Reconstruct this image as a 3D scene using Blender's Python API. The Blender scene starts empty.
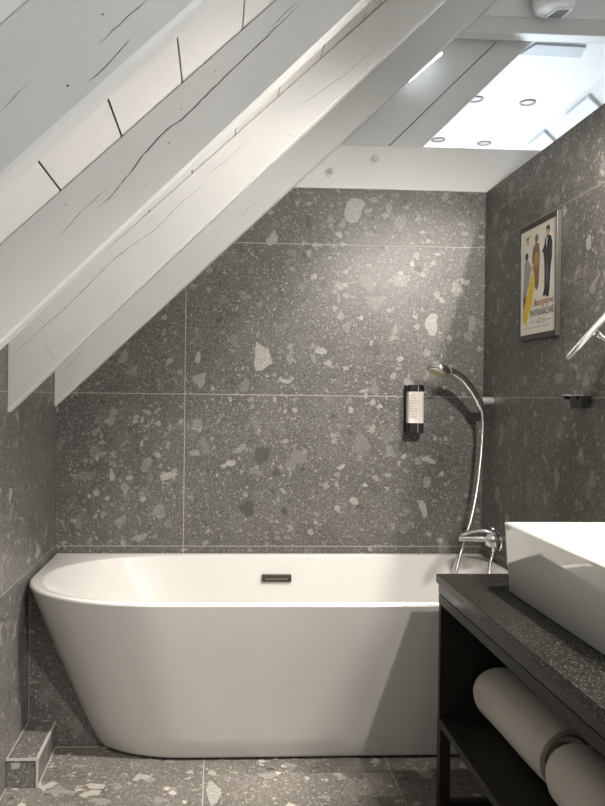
import bpy, bmesh, math, random
from math import sin, cos, pi, radians, sqrt
from mathutils import Vector, Matrix

SC = bpy.context.scene
COL = SC.collection
V = Vector

# ------------------------------------------------------------------ helpers
class MB:
    """collects polygons (with a material slot each) and links them as ONE mesh"""
    def __init__(s):
        s.v = []; s.f = []; s.m = []
    def add(s, verts, faces, m=0):
        o = len(s.v); s.v += [tuple(p) for p in verts]
        for f in faces:
            s.f.append(tuple(i + o for i in f)); s.m.append(m)
        return s
    def box(s, a, b, m=0):
        x0, y0, z0 = a; x1, y1, z1 = b
        v = [(x0,y0,z0),(x1,y0,z0),(x1,y1,z0),(x0,y1,z0),(x0,y0,z1),(x1,y0,z1),(x1,y1,z1),(x0,y1,z1)]
        return s.add(v, [(0,3,2,1),(4,5,6,7),(0,1,5,4),(1,2,6,5),(2,3,7,6),(3,0,4,7)], m)
    def prism(s, poly, axis, a, b, m=0):
        """poly: 2D points; extruded along axis (0,1,2) from a to b"""
        def P(p, t):
            q = [0,0,0]; o = [i for i in range(3) if i != axis]
            q[o[0]] = p[0]; q[o[1]] = p[1]; q[axis] = t
            return tuple(q)
        n = len(poly)
        v = [P(p, a) for p in poly] + [P(p, b) for p in poly]
        f = [tuple(range(n))[::-1], tuple(range(n, 2*n))] + [(i, (i+1) % n, n + (i+1) % n, n + i) for i in range(n)]
        return s.add(v, f, m)
    def rings(s, rings, closed=True, cap0=True, cap1=True, m=0):
        n = len(rings[0]); v = []; f = []
        for r in rings: v += [tuple(p) for p in r]
        for k in range(len(rings) - 1):
            for i in range(n if closed else n - 1):
                j = (i + 1) % n
                f.append((k*n + i, k*n + j, (k+1)*n + j, (k+1)*n + i))
        if cap0: f.append(tuple(range(n))[::-1])
        if cap1: f.append(tuple((len(rings)-1)*n + i for i in range(n)))
        return s.add(v, f, m)
    def tube(s, pts, rad, n=14, m=0, flat=1.0, up=None):
        """sweep of a (possibly flattened) circle along points; rad a number or one per point"""
        pts = [V(p) for p in pts]; N = len(pts)
        rad = [rad]*N if isinstance(rad, (int, float)) else rad
        rings = []; t0 = (pts[1]-pts[0]).normalized()
        ref = V(up) if up else (V((0,0,1)) if abs(t0.z) < .9 else V((1,0,0)))
        for i, p in enumerate(pts):
            t = (pts[min(i+1, N-1)] - pts[max(i-1, 0)]).normalized()
            a = (ref - t*ref.dot(t)).normalized(); b = t.cross(a)
            if up is None: ref = a
            rings.append([p + a*rad[i]*flat*cos(2*pi*k/n) + b*rad[i]*sin(2*pi*k/n) for k in range(n)])
        return s.rings(rings, m=m)
    def lathe(s, prof, origin, axis=(0,0,1), n=32, m=0):
        """prof: (radius, height) pairs along axis from origin"""
        w = V(axis).normalized(); r = V((0,0,1)) if abs(w.z) < .9 else V((1,0,0))
        a = (r - w*r.dot(w)).normalized(); b = w.cross(a); o = V(origin)
        return s.rings([[o + w*h + (a*cos(2*pi*k/n) + b*sin(2*pi*k/n))*max(rr, 1e-5) for k in range(n)] for rr, h in prof], m=m)
    def build(s, name, mats, parent=None, smooth=None, bevel=None, loc=None, seg=3):
        me = bpy.data.meshes.new(name)
        L = V(loc) if loc else V((0,0,0))
        me.from_pydata([V(p) - L for p in s.v], [], s.f)
        if not isinstance(mats, (list, tuple)): mats = [mats]
        for x in mats: me.materials.append(x)
        for p, k in zip(me.polygons, s.m): p.material_index = k
        bm = bmesh.new(); bm.from_mesh(me)
        bmesh.ops.recalc_face_normals(bm, faces=bm.faces); bm.to_mesh(me); bm.free()
        if smooth is not None:
            me.polygons.foreach_set('use_smooth', [True]*len(me.polygons))
            try: me.set_sharp_from_angle(angle=radians(smooth))
            except Exception: pass
        o = bpy.data.objects.new(name, me); COL.objects.link(o)
        o.location = L
        if parent:
            o.parent = parent
            if parent.parent is None: o.location = L - parent.location
            else: o.location = L - parent.location - parent.parent.location
        if bevel:
            b = o.modifiers.new('bevel', 'BEVEL'); b.width = bevel; b.segments = seg; b.limit_method = 'ANGLE'; b.angle_limit = radians(40)
            b.harden_normals = False
        return o

def tag(o, label=None, cat=None, group=None, kind=None):
    if label: o['label'] = label
    if cat: o['category'] = cat
    if group: o['group'] = group
    if kind: o['kind'] = kind
    return o
def empty(name, loc, label, cat, group=None):
    o = bpy.data.objects.new(name, None); COL.objects.link(o); o.location = loc
    o.empty_display_size = .05
    return tag(o, label, cat, group)
def struct(o): o['kind'] = 'structure'; return o
def copy_tree(o, parent=None):
    c = o.copy(); COL.objects.link(c)
    if parent: c.parent = parent
    for ch in [x for x in o.children]: copy_tree(ch, c)
    return c
def smooth_path(pts, n=8):
    P = [V(p) for p in pts]; P = [P[0]*2 - P[1]] + P + [P[-1]*2 - P[-2]]; out = []
    for i in range(1, len(P) - 2):
        for k in range(n):
            t = k/n; a, b, c, d = P[i-1], P[i], P[i+1], P[i+2]
            out.append(.5*((2*b) + (c-a)*t + (2*a-5*b+4*c-d)*t*t + (3*b-a-3*c+d)*t*t*t))
    return out + [P[-2]]

# ------------------------------------------------------------------ materials
def mat(name, col, rough=.5, metal=0., coat=0., spec=.5, emit=None, estr=0.):
    m = bpy.data.materials.new(name); m.use_nodes = True
    b = m.node_tree.nodes['Principled BSDF']
    b.inputs['Base Color'].default_value = (*col, 1); b.inputs['Roughness'].default_value = rough
    b.inputs['Metallic'].default_value = metal; b.inputs['Coat Weight'].default_value = coat
    b.inputs['Coat Roughness'].default_value = .03
    b.inputs['Specular IOR Level'].default_value = spec
    if emit: b.inputs['Emission Color'].default_value = (*emit, 1); b.inputs['Emission Strength'].default_value = estr
    return m
def nd(m, t, **kw):
    n = m.node_tree.nodes.new(t)
    for k, v in kw.items(): setattr(n, k, v)
    return n
def lk(m, a, b): m.node_tree.links.new(a, b)
def ramp(m, src, stops):
    r = nd(m, 'ShaderNodeValToRGB'); e = r.color_ramp.elements
    while len(e) < len(stops): e.new(.5)
    for q, (p, c) in zip(e, stops):
        q.position = p; q.color = (c, c, c, 1) if isinstance(c, (int, float)) else (*c, 1)
    lk(m, src, r.inputs[0]); return r.outputs[0]
def mixc(m, fac, a, b, mode='MIX'):
    n = nd(m, 'ShaderNodeMix', data_type='RGBA', blend_type=mode)
    for s, x in ((n.inputs[0], fac), (n.inputs[6], a), (n.inputs[7], b)):
        if isinstance(x, (int, float)): s.default_value = x
        elif isinstance(x, tuple): s.default_value = (*x, 1)
        else: lk(m, x, s)
    return n.outputs[2]
def mathn(m, op, a, b=0.):
    n = nd(m, 'ShaderNodeMath', operation=op)
    for s, x in zip(n.inputs, (a, b)):
        if isinstance(x, (int, float)): s.default_value = x
        else: lk(m, x, s)
    return n.outputs[0]
def bump(m, src, strength, dist):
    b = nd(m, 'ShaderNodeBump'); b.inputs['Strength'].default_value = strength; b.inputs['Distance'].default_value = dist
    lk(m, src, b.inputs['Height']); lk(m, b.outputs[0], m.node_tree.nodes['Principled BSDF'].inputs['Normal'])

def stone(name, base, light, rough=.42, big=1.0):
    """grey conglomerate stone: pale pebbles of three sizes in a speckled grey ground"""
    m = mat(name, base, rough); b = m.node_tree.nodes['Principled BSDF']
    tc = nd(m, 'ShaderNodeTexCoord').outputs['Object']
    wn = nd(m, 'ShaderNodeTexNoise'); wn.inputs['Scale'].default_value = 22; wn.inputs['Detail'].default_value = 3; lk(m, tc, wn.inputs['Vector'])
    w = nd(m, 'ShaderNodeVectorMath', operation='MULTIPLY_ADD')
    lk(m, wn.outputs['Color'], w.inputs[0]); w.inputs[1].default_value = (.022,)*3; lk(m, tc, w.inputs[2])
    n1 = nd(m, 'ShaderNodeTexNoise'); n1.inputs['Scale'].default_value = 5; n1.inputs['Detail'].default_value = 4; lk(m, tc, n1.inputs['Vector'])
    n2 = nd(m, 'ShaderNodeTexNoise'); n2.inputs['Scale'].default_value = 130; n2.inputs['Detail'].default_value = 5; n2.inputs['Roughness'].default_value = .75; lk(m, tc, n2.inputs['Vector'])
    c = mixc(m, ramp(m, n1.outputs[0], [(.3, 0), (.7, 1)]), tuple(x*.78 for x in base), tuple(x*1.18 for x in base))
    c = mixc(m, ramp(m, n2.outputs[0], [(.34, 1), (.5, 0)]), c, tuple(x*.40 for x in base))
    c = mixc(m, mathn(m, 'MULTIPLY', ramp(m, n2.outputs[0], [(.52, 0), (.70, 1)]), .6), c, tuple(x*2.0 for x in base))
    for sc, thr, edge, amt, seed in ((210, .72, .10, .42, 3.1), (95, .85, .10, .42, 7.7), (46, .905, .09, .42*big, 1.3), (21, .90, .08, .30*big, 5.9)):
        wk = nd(m, 'ShaderNodeTexNoise'); wk.inputs['Scale'].default_value = sc*1.1; wk.inputs['Detail'].default_value = 2; lk(m, tc, wk.inputs['Vector'])
        mp = nd(m, 'ShaderNodeVectorMath', operation='MULTIPLY_ADD'); lk(m, wk.outputs['Color'], mp.inputs[0]); mp.inputs[1].default_value = (.75/sc,)*3
        sh = nd(m, 'ShaderNodeVectorMath', operation='ADD'); lk(m, w.outputs[0], sh.inputs[0]); sh.inputs[1].default_value = (seed, seed*.7, seed*1.9); lk(m, sh.outputs[0], mp.inputs[2])
        vo = nd(m, 'ShaderNodeTexVoronoi'); vo.inputs['Scale'].default_value = sc; lk(m, mp.outputs[0], vo.inputs['Vector'])
        ve = nd(m, 'ShaderNodeTexVoronoi', feature='DISTANCE_TO_EDGE'); ve.inputs['Scale'].default_value = sc; lk(m, mp.outputs[0], ve.inputs['Vector'])
        sp = nd(m, 'ShaderNodeSeparateColor'); lk(m, vo.outputs['Color'], sp.inputs[0])
        pick = mathn(m, 'GREATER_THAN', sp.outputs[0], thr)
        shape = ramp(m, ve.outputs['Distance'], [(edge*.7, 0), (edge*1.3, 1)])
        f = mathn(m, 'MULTIPLY', mathn(m, 'MULTIPLY', pick, shape), mathn(m, 'MULTIPLY', sp.outputs[1], amt*1.7))
        tone = mixc(m, mathn(m, 'GREATER_THAN', sp.outputs[2], .28), tuple(x*.42 for x in base), light)
        c = mixc(m, f, c, tone)
    lk(m, c, b.inputs['Base Color'])
    bump(m, n2.outputs[0], .12, .002)
    return m

def chipmat(name, col, rough=.45):
    m = mat(name, col, rough); b = m.node_tree.nodes['Principled BSDF']
    tc = nd(m, 'ShaderNodeTexCoord').outputs['Object']
    n = nd(m, 'ShaderNodeTexNoise'); n.inputs['Scale'].default_value = 110; n.inputs['Detail'].default_value = 6; n.inputs['Roughness'].default_value = .7; lk(m, tc, n.inputs['Vector'])
    lk(m, mixc(m, ramp(m, n.outputs[0], [(.35, 0), (.65, 1)]), tuple(x*.68 for x in col), tuple(x*1.22 for x in col)), b.inputs['Base Color'])
    return m

def painted(name, col, rough=.5, grain=(2,2,2), amt=.05):
    m = mat(name, col, rough); b = m.node_tree.nodes['Principled BSDF']
    tc = nd(m, 'ShaderNodeTexCoord').outputs['Object']
    mp = nd(m, 'ShaderNodeMapping'); mp.inputs['Scale'].default_value = grain; lk(m, tc, mp.inputs[0])
    n = nd(m, 'ShaderNodeTexNoise'); n.inputs['Scale'].default_value = 6; n.inputs['Detail'].default_value = 6; lk(m, mp.outputs[0], n.inputs['Vector'])
    lk(m, mixc(m, n.outputs[0], tuple(x*(1-amt) for x in col), tuple(min(1, x*(1+amt)) for x in col)), b.inputs['Base Color'])
    bump(m, n.outputs[0], .15, .004)
    return m

BASE = (.112, .107, .098); LIGHT = (.36, .35, .32)
M = dict(
    stone=stone('stone_tile', BASE, LIGHT),
    floor=stone('stone_floor', (.135, .125, .110), (.42, .395, .35), .5, 1.5),
    grout=mat('grout', (.36, .35, .32), .8),
    chip1=chipmat('pebble_pale', (.31, .30, .275)), chip2=chipmat('pebble_grey', (.225, .218, .20)),
    chip3=chipmat('pebble_faint', (.165, .16, .148)), chip4=chipmat('pebble_dark', (.07, .066, .06)),
    wood=painted('white_painted_wood', (.64, .64, .625), .42, (1.5, 6, 1.5)),
    plank=painted('warm_white_painted_planks', (.665, .65, .625), .45, (2, 2, 2)),
    white=painted('white_paint', (.80, .80, .80), .5),
    crack=mat('crack', (.035, .03, .028), .9),
    tub=mat('bath_acrylic', (.66, .645, .615), .2, 0, .3), satin=mat('satin_chrome', (.85, .85, .85), .33, .72),
    ceramic=mat('basin_ceramic', (.74, .74, .72), .07, 0, .6),
    chrome=mat('chrome', (.80, .80, .80), .09, 1),
    steel=mat('brushed_steel', (.55, .54, .52), .3, 1),
    bronze=mat('dark_bronze_metal', (.11, .095, .08), .35, .8),
    black=mat('black_plastic', (.012, .012, .012), .28),
    blackmetal=mat('black_powder_coat', (.016, .0155, .0125), .45, spec=.25),
    label=mat('cream_label', (.78, .74, .69), .5),
    ink=mat('grey_ink', (.30, .27, .25), .7),
    yellowplate=mat('nozzle_plate', (.55, .52, .34), .4),
    paper=mat('poster_paper', (.66, .63, .56), .35, 0, .3),
    frame=mat('dark_frame', (.045, .042, .037), .35, spec=.3),
    pyellow=mat('yellow_dress_print', (.62, .46, .05), .5), pblack=mat('black_print', (.02, .02, .022), .5),
    pred=mat('russet_print', (.40, .11, .08), .5), pgrey=mat('grey_print', (.30, .29, .28), .5),
    pskin=mat('skin_print', (.50, .33, .24), .5), pbrown=mat('brown_print', (.20, .12, .07), .5),
)
def speckle(name, base, dots, scale=420, thr=.9, rough=.35):
    m = mat(name, base, rough, spec=.2); b = m.node_tree.nodes['Principled BSDF']
    tc = nd(m, 'ShaderNodeTexCoord').outputs['Object']
    vo = nd(m, 'ShaderNodeTexVoronoi'); vo.inputs['Scale'].default_value = scale; lk(m, tc, vo.inputs['Vector'])
    sp = nd(m, 'ShaderNodeSeparateColor'); lk(m, vo.outputs['Color'], sp.inputs[0])
    f = mathn(m, 'MULTIPLY', mathn(m, 'GREATER_THAN', sp.outputs[0], thr), ramp(m, vo.outputs['Distance'], [(.3, 1), (.55, 0)]))
    lk(m, mixc(m, f, base, dots), b.inputs['Base Color'])
    n = nd(m, 'ShaderNodeTexNoise'); n.inputs['Scale'].default_value = 300; lk(m, tc, n.inputs['Vector']); bump(m, n.outputs[0], .25, .001)
    return m
M['counter'] = speckle('dark_speckled_stone', (.014, .0135, .011), (.24, .23, .20), 330, .82, .36)
def cloth(name, col):
    m = mat(name, col, .95, spec=.1); b = m.node_tree.nodes['Principled BSDF']
    b.inputs['Sheen Weight'].default_value = .35
    tc = nd(m, 'ShaderNodeTexCoord').outputs['Object']
    n = nd(m, 'ShaderNodeTexNoise'); n.inputs['Scale'].default_value = 420; n.inputs['Detail'].default_value = 3; lk(m, tc, n.inputs['Vector'])
    n2 = nd(m, 'ShaderNodeTexNoise'); n2.inputs['Scale'].default_value = 9; n2.inputs['Detail'].default_value = 3; lk(m, tc, n2.inputs['Vector'])
    c = mixc(m, n.outputs[0], tuple(x*.82 for x in col), tuple(x*1.15 for x in col))
    lk(m, mixc(m, mathn(m, 'MULTIPLY', n2.outputs[0], .25), c, tuple(x*.75 for x in col)), b.inputs['Base Color'])
    bump(m, n.outputs[0], .5, .003)
    return m
M['towel'] = cloth('grey_terry', (.56, .52, .46))

# positions of the larger pebbles in the stone: (across, up, half width, half height, tilt, paleness)
BACK_CHIPS= [(1.162,1.939,0.040,0.060,-35.000,1.000),(1.104,1.839,0.016,0.014,0.000,1.000),(0.837,1.817,0.022,0.028,-30.000,1.000),(1.218,1.654,0.036,0.032,0.000,0.500),(1.251,1.571,0.032,0.032,0.000,0.500),(0.803,1.346,0.042,0.054,10.000,1.000),(1.037,1.377,0.028,0.016,10.000,1.000),(0.550,1.347,0.012,0.028,-10.000,1.000),(0.737,1.238,0.020,0.030,0.000,0.600),(0.895,1.256,0.028,0.008,-10.000,1.000),(0.685,0.929,0.026,0.012,15.000,1.200),(0.954,0.955,0.036,0.028,-20.000,0.550),(1.212,1.220,0.020,0.008,10.000,1.100),(1.474,0.947,0.030,0.014,-15.000,1.100),(1.456,0.754,0.016,0.040,12.000,1.000),(1.479,1.491,0.030,0.044,-20.000,1.000),(1.645,1.498,0.018,0.030,0.000,0.900),(1.355,1.350,0.014,0.012,0.000,1.100),(1.177,0.781,0.018,0.016,0.000,1.100),(0.220,1.126,0.018,0.022,-20.000,0.800),(0.173,1.087,0.012,0.018,20.000,0.600),(0.150,1.047,0.012,0.016,0.000,0.700),(0.443,1.069,0.010,0.016,0.000,0.900),(0.437,0.876,0.040,0.014,15.000,1.050),(0.218,0.875,0.012,0.026,12.000,1.000),(0.269,0.828,0.018,0.026,0.000,0.800),(0.367,0.868,0.014,0.018,0.000,0.500),(0.340,0.785,0.010,0.012,0.000,1.000),(0.130,0.796,0.010,0.008,0.000,1.100),(0.330,0.635,0.032,0.016,15.000,0.900),(0.092,0.690,0.018,0.024,0.000,0.600),(0.439,0.687,0.018,0.018,0.000,0.600),(0.185,0.722,0.008,0.018,0.000,0.800),(0.260,1.342,0.014,0.034,-25.000,0.800),(1.120,1.803,0.014,0.008,0.000,1.300),(1.303,1.951,0.016,0.020,0.000,0.700),(1.399,1.730,0.008,0.016,15.000,1.100),(1.501,1.608,0.014,0.016,0.000,0.900),(1.614,1.662,0.024,0.012,-10.000,1.000),(0.914,1.344,0.016,0.016,0.000,0.800),(1.116,1.517,0.016,0.018,0.000,0.800),(1.196,1.511,0.010,0.010,0.000,1.100),(1.140,1.478,0.020,0.018,0.000,0.600),(1.333,1.465,0.012,0.018,-20.000,0.900),(1.326,1.433,0.022,0.010,20.000,0.900),(1.464,1.375,0.016,0.016,0.000,0.900),(1.160,1.144,0.012,0.012,0.000,1.200),(1.202,1.013,0.030,0.044,0.000,0.550),(1.123,0.916,0.018,0.010,10.000,1.000),(1.220,0.845,0.010,0.010,0.000,1.200),(1.109,0.753,0.014,0.010,0.000,1.000),(1.471,0.858,0.020,0.022,0.000,0.700),(1.433,0.942,0.014,0.018,0.000,0.700),(1.312,0.886,0.014,0.012,0.000,0.800),(1.380,0.678,0.022,0.020,0.000,0.600),(1.527,0.622,0.014,0.016,0.000,1.100),(1.335,0.681,0.014,0.016,0.000,0.800),(1.416,0.686,0.008,0.016,0.000,0.800),(1.501,1.035,0.008,0.012,0.000,1.000),(0.750,0.747,0.034,0.034,0.000,-0.350),(0.807,0.962,0.030,0.044,0.000,-0.200),(0.897,0.740,0.016,0.016,0.000,-0.300),(0.778,1.100,0.018,0.014,0.000,0.500),(0.581,0.992,0.018,0.044,10.000,0.350),(0.864,0.891,0.018,0.016,0.000,-0.300),(1.423,1.710,0.016,0.016,0.000,-0.450),(1.277,1.791,0.014,0.008,0.000,-0.400),(0.979,1.888,0.012,0.032,0.000,-0.350),(1.277,1.161,0.012,0.012,0.000,1.000),(1.068,1.187,0.024,0.012,-20.000,0.500),(1.603,0.714,0.010,0.012,0.000,0.900),(1.546,1.032,0.010,0.010,0.000,1.000),(0.917,1.764,0.024,0.016,-20.000,0.500),(0.958,1.630,0.020,0.012,0.000,0.500),(0.695,1.416,0.018,0.024,0.000,0.400),(0.646,1.573,0.018,0.018,0.000,0.400),(0.902,1.728,0.010,0.010,0.000,0.600),(0.541,1.453,0.010,0.010,0.000,0.800),(0.593,1.690,0.014,0.014,0.000,0.700),(0.420,1.412,0.010,0.010,0.000,0.700),(0.459,1.440,0.010,0.008,0.000,0.700),(0.480,1.286,0.012,0.012,0.000,0.700)]
RIGHT_CHIPS= [(-0.209,1.063,0.031,0.052,0.000,0.700),(-0.440,1.060,0.017,0.031,0.000,0.700),(-0.921,0.968,0.024,0.025,20.000,0.800),(-0.477,0.878,0.030,0.037,-5.000,0.500),(-0.929,0.902,0.018,0.019,25.000,0.500),(-0.854,0.874,0.009,0.011,0.000,0.800),(-0.879,1.650,0.021,0.021,0.000,1.000),(-0.719,1.778,0.017,0.017,15.000,1.000),(-0.873,1.249,0.018,0.024,25.000,0.900),(-0.733,1.562,0.010,0.011,0.000,0.700),(-0.203,1.859,0.015,0.017,0.000,0.600),(-0.820,1.934,0.022,0.025,0.000,0.600),(-0.755,1.927,0.014,0.012,0.000,0.600),(-0.510,1.965,0.021,0.015,-15.000,0.700),(-0.611,1.980,0.008,0.006,0.000,1.100),(-0.319,1.894,0.014,0.012,0.000,0.800),(-0.778,1.857,0.013,0.015,0.000,0.600),(-0.728,1.091,0.014,0.024,0.000,0.500),(-0.227,1.489,0.020,0.016,0.000,0.500),(-0.860,1.485,0.012,0.013,0.000,0.500)]
LEFT_CHIPS= [(-0.676,0.885,0.023,0.022,0.000,1.000),(-0.301,0.636,0.046,0.023,0.000,1.000),(-0.580,0.898,0.019,0.013,0.000,0.600),(-0.497,1.091,0.013,0.012,0.000,0.700),(-0.244,0.974,0.016,0.016,0.000,0.700),(-0.190,0.842,0.017,0.017,0.000,0.600),(-0.529,0.889,0.013,0.013,0.000,0.700),(-0.750,1.115,0.022,0.012,0.000,0.800),(-0.426,0.634,0.021,0.010,0.000,1.000)]
FLOOR_CHIPS= [(0.627,-0.741,0.027,0.065,0.000,1.100),(0.197,-0.563,0.026,0.014,10.000,0.800),(0.240,-0.618,0.006,0.016,0.000,1.000),(0.338,-0.702,0.015,0.015,20.000,0.900),(0.169,-0.727,0.045,0.015,0.000,0.700),(0.624,-0.622,0.014,0.020,0.000,1.000),(0.554,-0.613,0.013,0.013,0.000,1.000),(0.432,-0.661,0.019,0.016,0.000,0.700),(0.800,-0.640,0.028,0.026,0.000,0.800),(0.876,-0.575,0.023,0.017,0.000,0.800),(0.961,-0.780,0.021,0.014,0.000,0.900),(0.921,-0.663,0.009,0.013,0.000,1.000),(0.710,-0.682,0.019,0.016,0.000,0.600),(1.074,-0.601,0.023,0.020,0.000,0.500),(1.097,-0.699,0.019,0.019,0.000,0.500),(1.257,-0.747,0.018,0.018,0.000,0.500),(1.278,-0.607,0.013,0.013,0.000,0.700),(0.112,-0.671,0.012,0.016,0.000,0.600),(0.296,-0.783,0.038,0.017,0.000,0.800),(0.472,-0.783,0.021,0.014,0.000,0.700)]
CRACKS={
4 :[ [(0.467,1.653),(0.494,1.679),(0.528,1.712)],[(0.453,1.602),(0.474,1.621),(0.495,1.644),(0.509,1.659)],[(0.340,1.559),(0.358,1.578),(0.380,1.601)] ],
3 :[ [(0.382,1.602),(0.432,1.663),(0.464,1.708),(0.496,1.745),(0.512,1.763),(0.543,1.785),(0.621,1.864),(0.668,1.912),(0.700,1.943),(0.727,1.968),(0.744,1.988),(0.795,2.041)],[(0.363,1.589),(0.391,1.615),(0.424,1.654)],[(0.284,1.528),(0.311,1.558),(0.336,1.586),(0.367,1.615),(0.395,1.641)],[(0.736,1.989),(0.761,2.016),(0.789,2.043)] ],
2 :[ [(0.014,1.306),(0.096,1.385),(0.184,1.467),(0.269,1.555),(0.346,1.629),(0.432,1.691),(0.509,1.771),(0.586,1.839)],[(0.586,1.857),(0.658,1.916),(0.724,1.978)],[(0.108,1.349),(0.141,1.296)],[(0.838,2.057),(0.929,2.120),(1.005,2.174),(1.068,2.234),(1.117,2.281)] ],
1 :[ [(0.023,1.271),(0.075,1.326),(0.121,1.373)],[(0.700,1.878),(0.739,1.921),(0.773,1.953)],[(0.027,1.218),(0.072,1.264)] ],
}

EXPO = 0.28
P_FILL1, P_FILL2, P_FILL3, P_WALL = 108, 40, 18, 95  # strengths of the added fill windows and the wall light
LAMPS = [((1.90,-1.25), (1.3,0,.75), 215, 50), ((1.985,-1.9), (.6,-1.7,0), 560, 60), ((1.70,-3.0), (.85,-.6,.25), 220, 42)]  # last one: added spot behind the camera, fills in the bath front
# ------------------------------------------------------------------ camera
CY, CP, CR, FPX = .0513, -.008, .0113, 780.
f = V((sin(CY)*cos(CP), cos(CY)*cos(CP), sin(CP))); r = V((cos(CY), -sin(CY), 0)); u = r.cross(f)
r2 = r*cos(CR) + u*sin(CR); u2 = u*cos(CR) - r*sin(CR)
cam = bpy.data.cameras.new('camera'); co = bpy.data.objects.new('camera', cam); COL.objects.link(co)
mw = Matrix((r2, u2, -f)).transposed().to_4x4(); mw.translation = V((.6265, -3.0846, 1.1924)); co.matrix_world = mw
cam.sensor_fit = 'VERTICAL'; cam.sensor_height = 24; cam.sensor_width = 18; cam.lens = FPX*24/806
cam.shift_x = 45.5/806; cam.clip_start = .02
SC.camera = co

# ------------------------------------------------------------------ the room shell
WX, Y0, YB, TOP = 1.695, -3.6, 2.2, 2.7      # right wall, wall behind the camera, far gable, flat ceiling
DS, DI = .930, 1.358                           # underside of the roof boarding: z = DS*x + DI
def clip(poly, a, b, c):
    """keep the part of a 2D polygon where a*u + b*v <= c"""
    out = []
    for i in range(len(poly)):
        p, q = poly[i], poly[(i+1) % len(poly)]
        dp, dq = a*p[0] + b*p[1] - c, a*q[0] + b*q[1] - c
        if dp <= 0: out.append(p)
        if dp*dq < 0:
            t = dp/(dp - dq); out.append((p[0] + t*(q[0]-p[0]), p[1] + t*(q[1]-p[1])))
    return out
def inside_clip(poly, outline):
    area = sum(outline[i][0]*outline[(i+1) % len(outline)][1] - outline[(i+1) % len(outline)][0]*outline[i][1] for i in range(len(outline)))
    s = 1 if area > 0 else -1
    for i in range(len(outline)):
        p, q = outline[i], outline[(i+1) % len(outline)]
        dx, dy = q[0]-p[0], q[1]-p[1]
        poly = clip(poly, s*dy, -s*dx, s*(dy*p[0] - dx*p[1]))
        if len(poly) < 3: return []
    return poly
def tiled(name, outline, us, vs, fn, chips, depth, g=.0034, tile='stone', seed=1):
    """tiles (raised 1 mm) over a slab of grout; inlaid pebbles lie in the tile face"""
    mb = MB(); n = len(outline); rnd = random.Random(seed)
    v = [fn(p[0], p[1], 0) for p in outline] + [fn(p[0], p[1], -depth) for p in outline]
    mb.add(v, [tuple(range(n)), tuple(range(n, 2*n))[::-1]] + [(i, (i+1) % n, n+(i+1) % n, n+i) for i in range(n)], 1)
    for i in range(len(us)-1):
        for j in range(len(vs)-1):
            c = inside_clip([(us[i]+g/2, vs[j]+g/2), (us[i+1]-g/2, vs[j]+g/2), (us[i+1]-g/2, vs[j+1]-g/2), (us[i]+g/2, vs[j+1]-g/2)], outline)
            if len(c) >= 3:
                k = len(c)
                mb.add([fn(p[0], p[1], .001) for p in c] + [fn(p[0], p[1], 0) for p in c], [tuple(range(k))] + [(a, (a+1) % k, k+(a+1) % k, k+a) for a in range(k)], 0)
    for (cu, cv, a, b, ang, s) in chips:
        k = 11; ca, sa = cos(radians(ang)), sin(radians(ang)); P = []
        ph = rnd.uniform(0, 6); e = rnd.uniform(1.6, 2.6)
        for q in range(k):
            th = 2*pi*q/k + rnd.uniform(-.2, .2); w = rnd.uniform(.78, 1.08)*(1 + .14*cos(th*2+ph) + .13*cos(3*th+ph*2))
            x = a*w*math.copysign(abs(cos(th))**(2/e), cos(th)); y = b*w*math.copysign(abs(sin(th))**(2/e), sin(th))
            P.append((cu + x*ca - y*sa, cv + x*sa + y*ca))
        P = inside_clip(P, outline)
        if len(P) < 3: continue
        m = 5 if s < 0 else 2 if s >= .95 else 3 if s >= .7 else 4
        mb.add([fn(p[0], p[1], .00115) for p in P], [tuple(range(len(P)))], m)
    return struct(mb.build(name, [M[tile], M['grout'], M['chip1'], M['chip2'], M['chip3'], M['chip4']]))

tiled('wall_back', [(0,0),(WX,0),(WX,2.02),((2.02-DI)/DS,2.02),(0,DI)], [-.7,.5,WX+.0017], [-.0017,.6,1.2,1.8,2.4],
      lambda a, b, d: (a, -d, b), BACK_CHIPS, .1, seed=3)
tiled('wall_left', [(Y0,0),(0,0),(0,DI),(Y0,DI)], [Y0,-2.4,-1.2,-.0002], [0,.6,1.2,1.8], lambda a, b, d: (d, a, b), LEFT_CHIPS, .1, seed=5)
tiled('wall_right', [(-2.05,0),(-.001,0),(-.001,2.02),(-2.05,2.02)], [-2.45,-1.25,-.001], [0,.6,1.2,1.8,2.4], lambda a, b, d: (WX-d, a, b), RIGHT_CHIPS, .12, seed=7)
tiled('floor', [(0,Y0),(WX,Y0),(WX,0),(0,0)], [-.6,.002,.597,1.195,1.8], [-3.6,-2.4,-1.2,.0], lambda a, b, d: (a, b, -.001+d), FLOOR_CHIPS, .08, tile='floor', seed=9)
mb = MB(); mb.box((WX+.12, Y0, -.08), (3.95, YB, 0)); mb.box((-.1, 0.1, -.08), (WX+.12, YB, 0)); struct(mb.build('floor_attic', M['plank']))
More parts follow.
